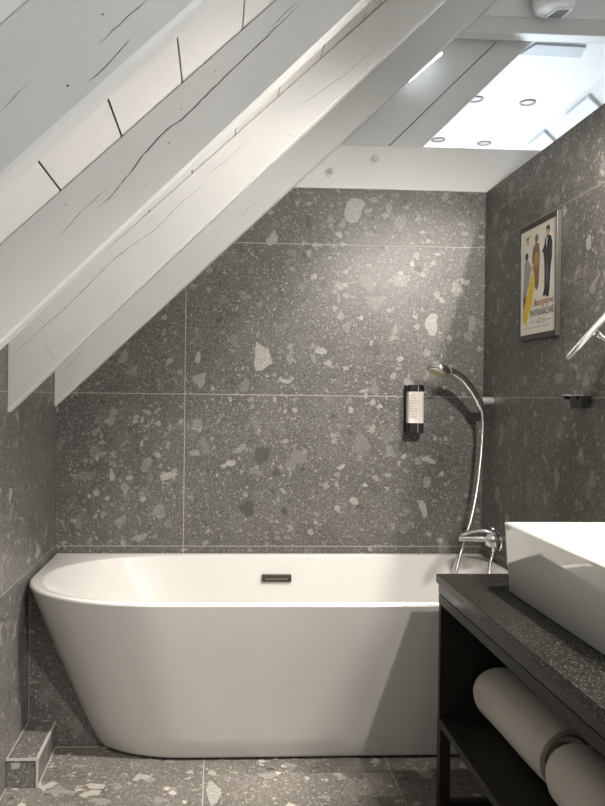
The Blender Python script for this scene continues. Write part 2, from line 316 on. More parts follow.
# the bay between the bath and the left wall, closed by a tiled return
def tub_left(t): return .004 + .200*t
def tub_corner_x(yy, t):
    xl = tub_left(t); xc = .50 + .06*t; yc = -.385 + .09*t; yf = -.755 + .215*t
    if yy >= yc: return xl
    k = min(1, (yc - yy)/(yc - yf)); return xc - (xc-xl)*(1 - k**2.25)**(1/2.25)
ret = [(.003, .0), (tub_corner_x(-.43, 1) + .016, 0), (tub_corner_x(-.43, .0) + .010, .55), (.003, .55)]
tiled('wall_bath_return', ret, [.004, .8], [.002, .6], lambda a, b, d: (a, -.43-d, b), [(.165,.065,.022,.03,0,.6)], .012, seed=11)
mb = MB()                                     # small tiled pipe box on the floor with pale edge profiles
mb.box((.003,-.701,.001), (.095,-.4325,.09), 0)
mb.add([(.018,-.7012,.058),(.040,-.7012,.060),(.046,-.7012,.072),(.030,-.7012,.082),(.017,-.7012,.075)], [(0,1,2,3,4)], 2)
bx = mb.build('pipe_box', [M['stone'], M['grout'], M['chip1']], loc=(.05,-.565,.001)); tag(bx, 'low grey stone tiled box on the floor in the corner left of the bathtub', 'pipe box')
e = MB()
e.box((.002,-.7045,.084), (.0985,-.7012,.0915)).box((.0915,-.7045,.001), (.0985,-.7012,.084)).box((.0952,-.701,.0835), (.0985,-.4325,.0915)).box((.0915,-.701,.0902), (.0985,-.4325,.0925))
e.box((.0952,-.701,.001), (.0975,-.4325,.004)).box((.0035,-.701,.0902), (.006,-.4325,.092))
tag(e.build('edge_trim', M['grout'], bx), 'pale grey edge profile')

# far gable, wall behind the camera, knee wall, flat ceiling, roof boarding
TP2 = 2.82                                     # higher ceiling over the bathroom itself
XL, XR = (TP2-DI)/DS, 2.405
def zr(x): return TOP - .95*(x - XR)           # right-hand roof slope
XR2 = XR - (TP2-TOP)/.95
g = [(-.1,0),(3.95,0),(3.95,zr(3.95)),(XR2,TP2+.05),(XL,TP2+.05),(-.1,DI-.1)]
struct(MB().prism(g, 1, Y0-.1, Y0).build('wall_front', M['white']))
struct(MB().prism(g, 1, YB, YB+.1).build('wall_gable', M['white']))
struct(MB().box((3.95,Y0,0), (4.05,YB,zr(3.95)+.1)).build('wall_knee', M['white']))
struct(MB().box((XL,Y0,TP2), (XR2,.0,TP2+.06)).box((1.30,.072,TOP), (XR+.03,YB,TOP+.06)).build('ceiling', M['white']))
struct(MB().box((1.46,.002,2.7305), (2.37,.071,TP2+.06)).build('wall_above_beam', M['white']))
mb = MB(); mb.prism([(-.1,DI-.1*DS+.022),(XL,TP2+.022),(XL,TP2+.07),(-.1,DI-.1*DS+.07)], 1, Y0, YB, 1)
x = .033
while x < XL:
    a, b = max(x + .0016, .0) , min(x + .128 - .0016, XL)
    mb.prism([(a, DS*a+DI), (b, DS*b+DI), (b-.008, DS*b+DI+.016), (a-.008, DS*a+DI+.016)], 1, Y0, YB, 0); x += .128
mb.prism([(-.02, DI-.02*DS), (.031, DS*.031+DI), (.023, DS*.031+DI+.016), (-.028, DI-.02*DS+.016)], 1, Y0, YB, 0)
struct(mb.build('ceiling_left_slope', [M['plank'], M['crack']]))
mb = MB(); mb.prism([(XR2,TP2+.02),(3.97,zr(3.97)+.02),(3.97,zr(3.97)+.08),(XR2,TP2+.08)], 1, Y0, YB, 0)
mb.prism([(XR2,TP2),(3.95,zr(3.95)),(3.95,zr(3.95)+.018),(XR2,TP2+.018)], 1, Y0, YB, 0)
struct(mb.build('ceiling_right_slope', [M['white']]))

# ------------------------------------------------------------------ rafters, collar beams, boards
def crack_ribbon(mb, pts, y, w, seed):
    rnd = random.Random(seed); P = []
    for i in range(len(pts)-1):
        n = max(2, int(math.dist(pts[i], pts[i+1])/.012))
        for k in range(n):
            t = k/n; P.append((pts[i][0] + t*(pts[i+1][0]-pts[i][0]), pts[i][1] + t*(pts[i+1][1]-pts[i][1])))
    P.append(pts[-1]); N = len(P); L = []; R = []; d = 0
    for i, (x, z) in enumerate(P):
        a, b = P[max(0, i-1)], P[min(N-1, i+1)]; dx, dz = b[0]-a[0], b[1]-a[1]; l = math.hypot(dx, dz) or 1
        d = d*.7 + rnd.uniform(-.0011, .0011); ww = w*rnd.uniform(.55, 1.1)*min(1, .25 + 4*min(i, N-1-i)/N)
        nx, nz = -dz/l, dx/l
        L.append((x + nx*(d+ww/2), y, z + nz*(d+ww/2))); R.append((x + nx*(d-ww/2), y, z + nz*(d-ww/2)))
    mb.add(L + R, [(i, i+1, N+i+1, N+i) for i in range(N-1)], 1)
RL = {1: (.9535, 1.1433, -.050), 2: (.9794, 1.1356, -.720), 3: (.9811, 1.1370, -1.400), 4: (.9346, 1.1550, -2.050)}
CW = {4: (.0011,.0012,.0008), 3: (.0025,.0009,.0010,.0011), 2: (.0014,.0008,.0010,.0011), 1: (.0010,.0009,.0007)}
RLAB = {1: 'sloping white painted rafter lying against the tiled wall, above the bathtub',
        2: 'sloping white painted rafter whose long fine crack runs lengthwise, second out from the tiled wall',
        3: 'sloping white rafter split by one long dark wavy crack, just under the gapped planks',
        4: 'broad sloping white rafter across the top left corner, nearest of the four'}
for k in (1, 2, 3, 4):
    a, b, y = RL[k]; th = .047 if k == 1 else .05; c = .006
    xe = (TP2 - b)/a - .003; lo = lambda x: a*x + b
    prof = [(.0025, lo(.0025)), (xe, lo(xe)), (XL+.002, TP2-.003), (.0025, DS*.0025+DI-.001)]
    mb = MB()
    def ring(yy, off):                         # off lifts the lower edge: a small worn chamfer
        return [(.0025, yy, lo(.0025)+off), (xe, yy, lo(xe)+off-.003), (XL+.002, yy, TP2-.003), (.0025, yy, DS*.0025+DI-.001)]
    mb.rings([ring(y, c*1.3), ring(y+c, 0), ring(y+th-c, 0), ring(y+th, c*1.3)], m=0)
    for i, l in enumerate(CRACKS[k]): crack_ribbon(mb, l, y-.0004, CW[k][i], k*10+i)
    rnd = random.Random(40+k)
    for _ in range(7):                         # nail heads and nicks in the paint
        x = rnd.uniform(.15, 1.0); z = lo(x) + rnd.uniform(.03, .19); s = rnd.uniform(.0007, .0016)
        mb.add([(x + s*cos(q), y-.0005, z + s*1.3*sin(q)) for q in (0,1.1,2.2,3.3,4.3,5.3)], [tuple(range(6))], 1)
    o = mb.build('rafter', [M['wood'], M['crack']], loc=(.6, y, lo(.6)))
    tag(o, RLAB[k], 'rafter', 'rafters of the sloping ceiling')
cb = MB().prism([((2.0225-1.1433)/.9535-.10,2.0225),(2.62,2.0225),(2.62,2.197),((2.197-1.1433)/.9535-.10,2.197)], 1, -.0015, .095)
cbo = cb.build('collar_beam', M['wood'], bevel=.004, loc=(1.5,.045,2.0225)); tag(cbo, 'horizontal white beam with two bolts on top of the stone tiled wall', 'beam')
for x, z in ((1.066, 2.085), (1.243, 2.141)):
    p = MB().lathe([(.0001,0),(.0195,0),(.0195,.004),(.017,.006),(.0001,.006)], (x,-.0017,z), (0,-1,0), 28).build('bolt', M['wood'], cbo, smooth=40)
    MB().lathe([(.0115,0),(.0115,.006),(.0095,.0075),(.0001,.0075)], (x,-.0079,z), (0,-1,0), 6).build('nut', M['steel'], p)
tb = MB().box((1.515,.0,2.664), (2.40,.07,2.730)).build('tie_beam', M['wood'], bevel=.004, loc=(1.95,.035,2.664)); tag(tb, 'short horizontal white beam up at the flat ceiling beside the white ceiling lamp', 'beam')
def slopeboard(lo_a, lo_b, hi_a, hi_b, y):
    P = [(0,-1),(4,-1),(4,4),(0,4)]
    P = clip(P, lo_a, -1, -lo_b); P = clip(P, -hi_a, 1, hi_b); P = clip(P, 0, -1, -2.12); P = clip(P, 0, 1, 2.6985)
    return MB().prism(P, 1, y, y+.022)
lip = slopeboard(1.0, .880, 1.0, .93, .1225)
o = slopeboard(1.0, .909, .95, 1.27, .099); o.add(lip.v, lip.f, 1); o = o.build('sloping_board', [M['wood'], M['crack']], bevel=.002, loc=(1.4,.11,2.12)); tag(o, 'grey white sloping board tucked beside the lowest rafter, next to the glowing strip', 'board', 'sloping boards above the beam')
o = slopeboard(.99, .781, 1.0, .905, .099).build('sloping_board', M['wood'], bevel=.002, loc=(1.55,.11,2.12)); tag(o, 'grey white sloping board bordering the bright ceiling with round spotlights', 'board', 'sloping boards above the beam')
# flat blue grey panel behind the tie beam, rafters of the far roof slope
struct(MB().prism([(1.955,.155),(2.175,.165),(2.20,.262),(1.925,.252)], 2, 2.690, 2.6995).build('ceiling_panel_1', painted('blue_grey', (.50,.55,.58), .5)))
for i, y in enumerate((.14, .64, 1.15)):
    xs = (XR+.012, 3.93)
    o = MB().prism([(xs[0],zr(xs[0])-.003),(xs[1],zr(xs[1])-.003),(xs[1],zr(xs[1])-.019),(xs[0],zr(xs[0])-.019)], 1, y, y+.25).build('lining_board', M['white'], bevel=.002, loc=(2.9,y,zr(2.9)))
    tag(o, ['white board on the far roof slope, nearest one, at the right photo edge', 'white board on the far roof slope, middle one, right of the bright ceiling',
            'white board on the far roof slope, farthest one, just above the beam end'][i], 'board', 'boards on the far roof slope')

# ------------------------------------------------------------------ added windows for fill light, and lamps
fill_pane = mat('fill_daylight', (.8,.9,1), .5, emit=(.80,.90,1.0), estr=.8)  # glow of the added panes
def fill_window(name, c, ex, ey, w, h, pw, tint=(.90,.955,1.0)):
    """added fill light: frame + bright pane + area lamp, centred at c, spanned by ex, ey; the normal ex x ey looks into the room"""
    c, ex, ey = V(c), V(ex).normalized(), V(ey).normalized(); n = ex.cross(ey); mb = MB()
    def bar(a0, a1, b0, b1):
        v = [c + ex*a + ey*b + n*t for t in (0, .04) for a, b in ((a0,b0),(a1,b0),(a1,b1),(a0,b1))]
        mb.add(v, [(0,3,2,1),(4,5,6,7),(0,1,5,4),(1,2,6,5),(2,3,7,6),(3,0,4,7)])
    q = .06
    bar(-w/2-q,w/2+q,-h/2-q,-h/2); bar(-w/2-q,w/2+q,h/2,h/2+q); bar(-w/2-q,-w/2,-h/2,h/2); bar(w/2,w/2+q,-h/2,h/2)
    fr = struct(mb.build(name, M['white']))
    p = MB().add([c + ex*a + ey*b + n*.012 for a, b in ((-w/2,-h/2),(w/2,-h/2),(w/2,h/2),(-w/2,h/2))], [(0,1,2,3)]).build('pane', fill_pane, fr)
    L = bpy.data.lights.new(name+'_daylight', 'AREA'); L.shape = 'RECTANGLE'; L.size = w; L.size_y = h; L.energy = pw; L.color = tint
    lo_ = bpy.data.objects.new(name+'_daylight', L); COL.objects.link(lo_)
    m4 = Matrix((ex, ey, n)).transposed().to_4x4(); m4 = m4 @ Matrix.Rotation(pi, 4, 'X'); m4.translation = c + n*.05; lo_.matrix_world = m4
sl = V((1,0,-.95)).normalized()
xw = 3.0; fill_window('fill_window_1', (xw,-.80,zr(xw)-.002), (0,-1,0), sl, 1.3, .95, P_FILL1)  # added and unseen: ambient fill on rafters and planks
fill_window('fill_window_3', (2.348,-2.85,1.35), (0,-1,0), (0,0,1), 1.3, 1.35, P_FILL3, (1.0,.985,.96))  # added and unseen: soft fill for the room
struct(MB().box((2.35,Y0,0), (2.45,-2.0,2.60)).build('wall_fill_side', M['white']))  # added wall, carries the unseen fill source
fill_window('fill_window_2', (2.35,YB-.002,1.55), (1,0,0), (0,0,1), 1.5, 1.1, P_FILL2, (.82,.92,1.0))  # added and unseen: brightens the far ceiling

def spotlight(loc, label=None, src=None):
    x, y, z = loc
    if src is None:
        root = empty('recessed_spotlight', loc, label, 'spotlight', 'round spotlights in the bright ceiling')
        MB().lathe([(.029,-.0005),(.041,-.0005),(.041,-.004),(.036,-.006),(.030,-.0045),(.029,-.0005)], loc, (0,0,1), 32).build('ring', M['ringgrey'], root, smooth=50)
        MB().lathe([(.0001,-.0005),(.029,-.0005),(.029,-.002),(.0001,-.003)], loc, (0,0,1), 28).build('lens', M['lens'], root, smooth=50)
        return root
    c = copy_tree(src); c.location = loc
    if label: c['label'] = label
    return c
M['lens'] = mat('warm_lamp_lens', (.52,.40,.32), .4, emit=(1,.80,.62), estr=.02)
M['ringgrey'] = mat('grey_ring', (.16,.16,.16), .5)
s0 = spotlight((1.895,1.405,TOP), 'round spotlight in the bright ceiling, at the lower left of the four')
spotlight((1.905,.784,TOP), 'round spotlight half hidden by the sloping board in the bright ceiling', s0)
spotlight((2.183,.806,TOP), 'round spotlight in the bright ceiling, fully visible and nearest', s0)
spotlight((2.179,1.440,TOP), 'round spotlight in the bright ceiling just above the white beam, right one', s0)
def lamp(loc, to, pw, col, ang=120, blend=.6, size=.03):
    L = bpy.data.lights.new('spot', 'SPOT'); L.energy = pw; L.color = col; L.spot_size = radians(ang); L.spot_blend = blend; L.shadow_soft_size = size
    o = bpy.data.objects.new('spot', L); COL.objects.link(o); o.location = loc
    o.rotation_euler = (V(to)-V(loc)).to_track_quat('-Z', 'Y').to_euler()
for loc, to, pw, ang in LAMPS:
    lamp((loc[0], loc[1], TP2-.012), to, pw, (1.0,.935,.86), ang)

# wall light above the basin (out of the photo, right)
root = empty('wall_light', (1.69,-1.38,1.93), 'small round warm wall light above the wash basin', 'lamp')
MB().lathe([(.0001,0),(.045,0),(.045,.015),(.012,.02),(.009,.024),(.009,.112),(.0001,.112)], (1.6935,-1.38,1.965), (-1,0,0), 28).build('base', M['chrome'], root, smooth=40)
MB().lathe([(.055,-.03),(.050,-.005),(.034,.012),(.0001,.018),(.0001,.014),(.031,.008),(.046,-.007),(.0515,-.03),(.055,-.03)], (1.585,-1.38,1.962), (0,0,1), 32).build('lamp_shade', M['white'], root, smooth=50)  # added shade, skirt shaped to block upward light
PL = bpy.data.lights.new('wall_light_bulb', 'SPOT'); PL.energy = P_WALL; PL.color = (1.0,.94,.87); PL.shadow_soft_size = .03; PL.spot_size = radians(172); PL.spot_blend = .5
po = bpy.data.objects.new('wall_light_bulb', PL); COL.objects.link(po); po.location = (1.585,-1.38,1.93)
po.rotation_euler = V((-.55,.75,-1.25)).to_track_quat('-Z', 'Y').to_euler()
# white surface lamp at the ceiling (top right) with its dark window
root = empty('ceiling_lamp', (1.925,-.088,TP2), 'white rounded ceiling lamp with a dark square opening at the top right', 'lamp')
MB().lathe([(.0001,0),(.078,0),(.080,-.05),(.079,-.085),(.072,-.101),(.058,-.109),(.0001,-.111)], (1.925,-.088,TP2-.0005), (0,0,1), 40).build('housing', M['white'], root, smooth=50)
MB().prism([(1.918,-.122),(1.983,-.127),(1.972,-.048),(1.904,-.043)], 2, TP2-.117, TP2-.106).build('bezel', M['white'], root, bevel=.002)
MB().prism([(1.925,-.115),(1.974,-.119),(1.965,-.055),(1.912,-.051)], 2, TP2-.1185, TP2-.1168).build('lamp_window', mat('dark_lamp_glass', (.12,.12,.125), .6, spec=.2), root)
# short emissive bar along the rafter edge
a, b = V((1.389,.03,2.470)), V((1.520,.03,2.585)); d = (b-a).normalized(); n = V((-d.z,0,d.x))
o = MB().add([a, b, b+n*.017, a+n*.012] + [p + V((0,.012,0)) for p in (a, b, b+n*.017, a+n*.012)], [(0,1,2,3),(7,6,5,4),(0,4,5,1),(1,5,6,2),(2,6,7,3),(3,7,4,0)]).build('glow_strip', mat('cool_glow', (1,1,1), .5, emit=(.86,.95,1.0), estr=4.), loc=(1.45,.03,2.53))
tag(o, 'short bright glowing strip along the edge of the lowest rafter above the beam', 'light strip')
# ------------------------------------------------------------------ bathtub
TH = .573
tub = empty('bathtub', (.85,-.38,0), 'white freestanding style bathtub with a rounded left end and sloping front', 'bathtub')
CX, CYY = .85, -.38
def outer(t, off=0.):
    xl, xc, yc, yf, xr, yb = tub_left(t)+off, .50+.06*t, -.385+.09*t, -.755+.215*t+off, 1.692-off, -.0025-off
    P = [(xl, yb)] + [(xl, yb + (yc-yb)*k/6) for k in range(1, 6)]
    for k in range(0, 41):
        th = (pi/2)*k/40; P.append((xc - (xc-xl)*cos(th)**(2/2.25), yc - (yc-yf)*sin(th)**(2/2.25)))
    return P + [(xc + (xr-xc)*k/12, yf) for k in range(1, 12)] + [(xr, yf), (xr, yb)]
def inner(fr):
    """opening (fr=0) to basin floor (fr=1)"""
    L = lambda a, b: a + (b-a)*fr
    xl, xr, yb, yf = L(.050, .50), L(1.658, 1.50), L(-.056, -.15), L(-.741, -.47)
    xc, ex = L(.50, .72), 2.25; yc = (yb+yf)/2 - .0; P = []
    for k in range(0, 61):                     # rounded left end: front and back halves
        th = pi/2 - pi*k/60; c, s = cos(th), sin(th)
        P.append((xc - (xc-xl)*abs(c)**(2/ex), yc + (yb-yc if s > 0 else yc-yf)*math.copysign(abs(s)**(2/ex), s)))
    rr = L(.11, .12)
    for k in range(0, 11): th = -pi/2 + (pi/2)*k/10; P.append((xr-rr + rr*cos(th), yf+rr + rr*sin(th)))
    for k in range(0, 11): th = (pi/2)*k/10; P.append((xr-rr + rr*cos(th), yb-rr + rr*sin(th)))
    return P
def polar(P, angs):
    out = []
    n = len(P)
    for a in angs:
        dx, dy = cos(a), sin(a); best = None
        for i in range(n):
            p, q = P[i], P[(i+1) % n]; ex, ey = q[0]-p[0], q[1]-p[1]; den = dx*ey - dy*ex
            if abs(den) < 1e-12: continue
            t = ((p[0]-CX)*ey - (p[1]-CYY)*ex)/den; s = ((p[0]-CX)*dy - (p[1]-CYY)*dx)/den
            if t > 0 and -1e-9 <= s <= 1+1e-9 and (best is None or t > best): best = t
        out.append((CX + dx*best, CYY + dy*best))
    return out
corner = [math.atan2(y-CYY, x-CX) % (2*pi) for x, y in ((.004,-.0025),(1.692,-.0025),(1.692,-.755))]
angs = sorted([2*pi*k/200 for k in range(200)] + [pi - .62 + 1.24*k/70 for k in range(70)] + corner)
angs = [a for i, a in enumerate(angs) if i == 0 or a - angs[i-1] > 1e-5]
rings = []
cref = sorted(corner)
def R(P, z):
    m = lambda p: math.atan2(p[1]-CYY, p[0]-CX) % (2*pi)
    if abs(P[-1][0]-P[-2][0]) < 1e-9 and abs(P[0][0]-P[1][0]) < 1e-9:      # outer ring: keep its corners on the same vertices
        cs = sorted([m(P[0]), m(P[-1]), m(P[-2])]); xs = [cref[-1]-2*pi] + cref + [cref[0]+2*pi]; ys = [cs[-1]-2*pi] + cs + [cs[0]+2*pi]; a = []
        for t in angs:
            i = max(k for k in range(len(xs)-1) if xs[k] <= t + 1e-9); a.append(ys[i] + (t-xs[i])/(xs[i+1]-xs[i])*(ys[i+1]-ys[i]))
    else: a = angs
    rings.append([(x, y, z) for x, y in polar(P, a)])
R(outer(1, .030), .0012); R(outer(1, .016), .003); R(outer(.992, .006), .009); R(outer(.975, .001), .020)
for k in range(1, 9): R(outer(.975*(1-k/8)), .020 + (TH-.010-.020)*k/8)
R(outer(.004, 0), TH-.0085); R(outer(0, .0003), TH-.0065); R(outer(0, .0015), TH-.0045); R(outer(0, .004), TH-.0015); R(outer(0, .0075), TH); R(outer(0, .0095), TH)
def mixp(fr): return inner(fr)
R([(x + (.85-x)*-.006, y + (-.39-y)*-.006) for x, y in inner(0)], TH); R(inner(.0), TH-.0015); R(inner(.008), TH-.006)
for fr, z in ((.03,.553),(.10,.51),(.20,.445),(.32,.37),(.45,.295),(.57,.235),(.69,.19),(.80,.165),(.90,.153),(1.,.148)): R(inner(fr), z)
for s in (.7, .35): rings.append([(CX+.2 + (x-CX-.2)*s, CYY + (y-CYY)*s, .146) for x, y, z in rings[-1 if s == .7 else -2]])
mb = MB().rings(rings)
shell = mb.build('shell', M['tub'], tub, smooth=38)
def iwall(z):                                  # y of the rear basin wall at height z
    return -.056 + (-.17+.056)*(.10 + (.51-z)/.065*.10)
ov = MB(); yo = iwall(.49)
ov.box((.808,yo-.010,.4765), (.922,yo+.012,.504))
ovo = ov.build('overflow_plate', M['bronze'], tub, bevel=.002)
MB().box((.822,yo-.0108,.4845), (.908,yo-.0095,.492)).build('slot', mat('slot_metal', (.30,.27,.22), .3, .9), ovo)
MB().lathe([(.0001,.004),(.026,.004),(.034,.002),(.035,0),(.0001,0)], (1.05,-.38,.1465), (0,0,1), 32).build('drain', M['chrome'], tub, smooth=40)

# ------------------------------------------------------------------ shower: mixer, holder, hand shower
mx = empty('bath_mixer', (1.69,-.215,.66), 'chrome lever mixer tap on the dark wall above the right end of the bathtub', 'tap')
MB().lathe([(.0001,0),(.034,0),(.034,.006),(.030,.010),(.0001,.010)], (1.6935,-.215,.658), (-1,0,0), 32).build('wall_plate', M['chrome'], mx, smooth=40)
MB().tube([(1.685,-.215,.660),(1.672,-.213,.663),(1.655,-.210,.667),(1.640,-.207,.669)], [.026,.030,.029,.022], 20).build('body', M['chrome'], mx, smooth=50)
MB().tube(smooth_path([(1.655,-.209,.666),(1.635,-.205,.669),(1.595,-.195,.668),(1.545,-.183,.666)], 5), [.018]*5+[.0165]*5+[.0145]*5+[.012], 16, flat=.75, up=(0,0,1)).build('spout', M['chrome'], mx, smooth=50)
MB().tube(smooth_path([(1.672,-.212,.692),(1.645,-.207,.699),(1.61,-.198,.697),(1.552,-.186,.680)], 5), [.020]*4+[.017]*6+[.013]*5+[.008], 14, flat=.5, up=(0,0,1)).build('lever', M['chrome'], mx, smooth=50)
MB().lathe([(.0001,0),(.011,0),(.012,.004),(.012,.016),(.009,.020),(.0001,.021)], (1.6935,-.165,.695), (-1,0,0), 20).build('diverter_knob', M['chrome'], mx, smooth=50)
MB().tube([(1.6725,-.214,.647),(1.6705,-.214,.622)], [.0115,.010], 16).build('hose_outlet', M['chrome'], mx, smooth=50)
hd = empty('shower_holder', (1.69,-.115,1.19), 'short chrome wall holder carrying the hand shower', 'shower holder')
MB().lathe([(.0001,0),(.0135,0),(.0135,.006),(.0145,.008),(.0145,.050),(.0001,.050)], (1.6935,-.115,1.187), (-1,0,0), 24).build('arm', M['satin'], hd, smooth=40)
MB().lathe([(.0135,-.013),(.0165,-.013),(.0165,.013),(.0135,.013),(.0135,-.013)], (1.637,-.120,1.184), (-.42,-.16,1.0), 24).build('cradle', M['chrome'], hd, smooth=40)
hs = empty('hand_shower', (1.637,-.12,1.17), 'chrome hand shower with a round head and long hose, hanging in its wall holder', 'hand shower')
hp = smooth_path([(1.648,-.116,1.156),(1.637,-.120,1.180),(1.610,-.128,1.222),(1.572,-.138,1.266),(1.532,-.147,1.292),(1.510,-.151,1.299)], 6)
MB().tube(hp, [.0105]*4+[.0135]*10+[.0150]*10+[.0140]*6+[.013], 18).build('handle', M['chrome'], hs, smooth=50)
hax = V((.38,.14,1.0)).normalized(); ho = V((1.468,-.152,1.305))
MB().lathe([(.0001,-.015),(.040,-.015),(.0445,-.012),(.047,-.004),(.046,.007),(.037,.015),(.018,.019),(.0001,.020)], ho, hax, 36).build('shower_head', M['chrome'], hs, smooth=50)
pl = MB().lathe([(.0001,-.0178),(.034,-.0178),(.0385,-.0165),(.039,-.0148),(.0001,-.0148)], ho, hax, 32).build('nozzle_plate', M['yellowplate'], hs, smooth=40)
nz = MB()
aa = hax.cross(V((0,1,0))).normalized(); bb = hax.cross(aa)
for rr, k in ((.009, 6), (.019, 10), (.029, 16)):
    for q in range(k):
        c = ho + aa*rr*cos(2*pi*q/k) + bb*rr*sin(2*pi*q/k) - hax*.0176
        nz.lathe([(.0001,0),(.0014,0),(.001,-.0015),(.0001,-.0016)], c, hax, 6)
nz.build('nozzles', M['pgrey'], hs)['kind'] = 'stuff'
hose = smooth_path([(1.648,-.116,1.160),(1.655,-.114,1.120),(1.656,-.113,1.07),(1.648,-.116,.96),(1.632,-.124,.84),(1.606,-.138,.73),(1.578,-.152,.65),(1.548,-.172,.575),(1.530,-.20,.515),(1.535,-.245,.462),(1.570,-.270,.440),(1.610,-.272,.470),(1.632,-.262,.52),(1.645,-.243,.575),(1.662,-.222,.61),(1.6705,-.2145,.6205)], 12)
m = mat('ribbed_hose', (.72,.72,.72), .22, 1)
tcn = nd(m, 'ShaderNodeTexCoord').outputs['Object']; wv = nd(m, 'ShaderNodeTexWave'); wv.bands_direction = 'Z'; wv.inputs['Scale'].default_value = 90; lk(m, tcn, wv.inputs['Vector']); bump(m, wv.outputs[0], .4, .001)
MB().tube(hose, .0066, 12).build('hose', m, hs, smooth=60)
MB().tube([(1.649,-.116,1.166),(1.655,-.114,1.136)], [.0095,.0085], 16).build('hose_nut', M['chrome'], hs, smooth=50)

# ------------------------------------------------------------------ soap dispenser on the back wall
ds = empty('soap_dispenser', (1.41,-.03,1.054), 'black wall soap dispenser with a cream label on the back wall', 'soap dispenser')
MB().box((1.374,-.010,1.056), (1.444,-.0013,1.247)).build('bracket', M['black'], ds, bevel=.003)
def rrect(x0, x1, y0, y1, rad, n=6):
    P = []
    for cx, cy, a0 in ((x1-rad,y1-rad,0),(x0+rad,y1-rad,pi/2),(x0+rad,y0+rad,pi),(x1-rad,y0+rad,1.5*pi)):
        P += [(cx+rad*cos(a0+pi/2*k/n), cy+rad*sin(a0+pi/2*k/n)) for k in range(n+1)]
    return P
def rr_loft(mb, prof, m=0):
    """prof: (x0,x1,y0,y1,rad,z)"""
    return mb.rings([[(x, y, p[5]) for x, y in rrect(*p[:5])] for p in prof], m=m)
rr_loft(MB(), [(1.3785,1.4395,-.058,-.0105,.010,1.056),(1.3765,1.4415,-.060,-.0105,.012,1.058),(1.3765,1.4415,-.060,-.0105,.012,1.096)]).build('bottom_cap', M['black'], ds, smooth=40)
rr_loft(MB(), [(1.3775,1.4405,-.059,-.0105,.012,1.0965),(1.3775,1.4405,-.059,-.0105,.012,1.2195)]).build('bottle', M['label'], ds, smooth=40)
rr_loft(MB(), [(1.3765,1.4415,-.060,-.0105,.012,1.220),(1.3765,1.4415,-.060,-.0105,.012,1.243),(1.3795,1.4385,-.057,-.0105,.010,1.246)]).build('top_cap', M['black'], ds, smooth=40)
for z0, z1 in ((1.058,1.095),(1.2205,1.244)): MB().box((1.4135,-.0608,z0), (1.4165,-.0598,z1)).build('seam', M['steel'], ds)
rnd = random.Random(4); mb = MB(); mb.lathe([(.0001,0),(.0022,0),(.0022,.0003),(.0001,.0003)], (1.397,-.0591,1.212), (0,-1,0), 10)
for row in range(9):
    z = 1.203 - row*.0105; x = 1.383
    for wd in range(rnd.choice((2, 3))):
        l = rnd.uniform(.004, .012); mb.box((x,-.0594,z), (x+l,-.0589,z+.0022)); x += l + .003
mb.build('label_text', M['ink'], ds)

# ------------------------------------------------------------------ framed poster on the right wall
PX = WX-.0015
pf = empty('framed_poster', (PX,-.58,1.59), 'dark framed vintage wine poster with a yellow dress and a man in black', 'picture')
FX = PX-.0165; ya, yb_, za, zb = -.408, -.703, 1.394, 1.786; bw = .009
mb = MB()
for a, b, c, d in ((ya,ya-bw,za,zb), (yb_+bw*.9,yb_,za,zb), (ya-bw,yb_+bw*.9,za,za+.019), (ya-bw,yb_+bw*.9,zb-.017,zb)):
    mb.box((FX, b, c), (PX, a, d))
mb.build('frame', M['frame'], pf, bevel=.0015)
QX = FX+.0025
pp = MB().box((QX, yb_+bw*.9, za+.019), (PX-.001, ya-bw, zb-.017)).build('poster', M['paper'], pf)
PW, PH = (ya-bw)-(yb_+bw*.9), (zb-.017)-(za+.019)
def pq(uu, vv, d=.0004): return (QX-d, ya-bw-uu*PW, zb-.017-vv*PH)      # u across, v downwards
def shape(name, polys, mt, d=.0004):
    mb = MB()
    for P in polys:
        n = len(P); mb.add([pq(a, b, d) for a, b in P] + [pq(a, b, 0) for a, b in P], [tuple(range(n))] + [(i, (i+1) % n, n+(i+1) % n, n+i) for i in range(n)])
    return mb.build(name, mt, pp)
def blob(cx, cy, a, b, n=14): return [(cx+a*cos(2*pi*k/n), cy+b*sin(2*pi*k/n)) for k in range(n)]
shape('emblem', [[(.10,.075),(.30,.055),(.26,.085),(.22,.10),(.225,.14),(.18,.14),(.17,.10)]], mat('olive_print', (.33,.34,.10), .5))
shape('man_in_black', [[(.70,.155),(.77,.125),(.86,.15),(.90,.21),(.895,.34),(.86,.44),(.84,.62),(.82,.685),(.75,.69),(.74,.665),(.67,.675),(.66,.66),(.70,.60),(.70,.47),(.685,.36),(.66,.28),(.62,.26),(.66,.23),(.69,.20)]], M['pblack'])
shape('man_head', [blob(.775,.095,.048,.042)], M['pskin'], .0005); shape('man_hair', [[(.73,.085),(.74,.05),(.80,.04),(.83,.07),(.83,.11),(.80,.08)]], M['pblack'], .0006)
shape('shirt_front', [[(.74,.15),(.77,.15),(.75,.24),(.735,.20)]], M['paper'], .0006); shape('lapel_figure', [[(.70,.40),(.80,.38),(.82,.56),(.75,.58)]], mat('slate_print', (.06,.065,.07), .5), .0006)
shape('lady_in_russet', [[(.36,.19),(.44,.15),(.53,.17),(.56,.27),(.55,.42),(.53,.56),(.48,.60),(.42,.57),(.40,.44),(.34,.34),(.33,.26)]], M['pbrown'])
shape('lady_head', [blob(.46,.115,.05,.04)], M['pbrown'], .0005)
shape('shawl', [[(.42,.25),(.50,.24),(.53,.33),(.46,.40),(.40,.34)]], mat('ochre_print', (.38,.22,.06), .5), .0006)
shape('yellow_dress', [[(.33,.44),(.40,.43),(.42,.52),(.39,.62),(.36,.72),(.27,.80),(.22,.86),(.20,.93),(.14,.88),(.08,.86),(.06,.80),(.12,.72),(.18,.63),(.24,.54),(.29,.48)]], M['pyellow'], .0005)
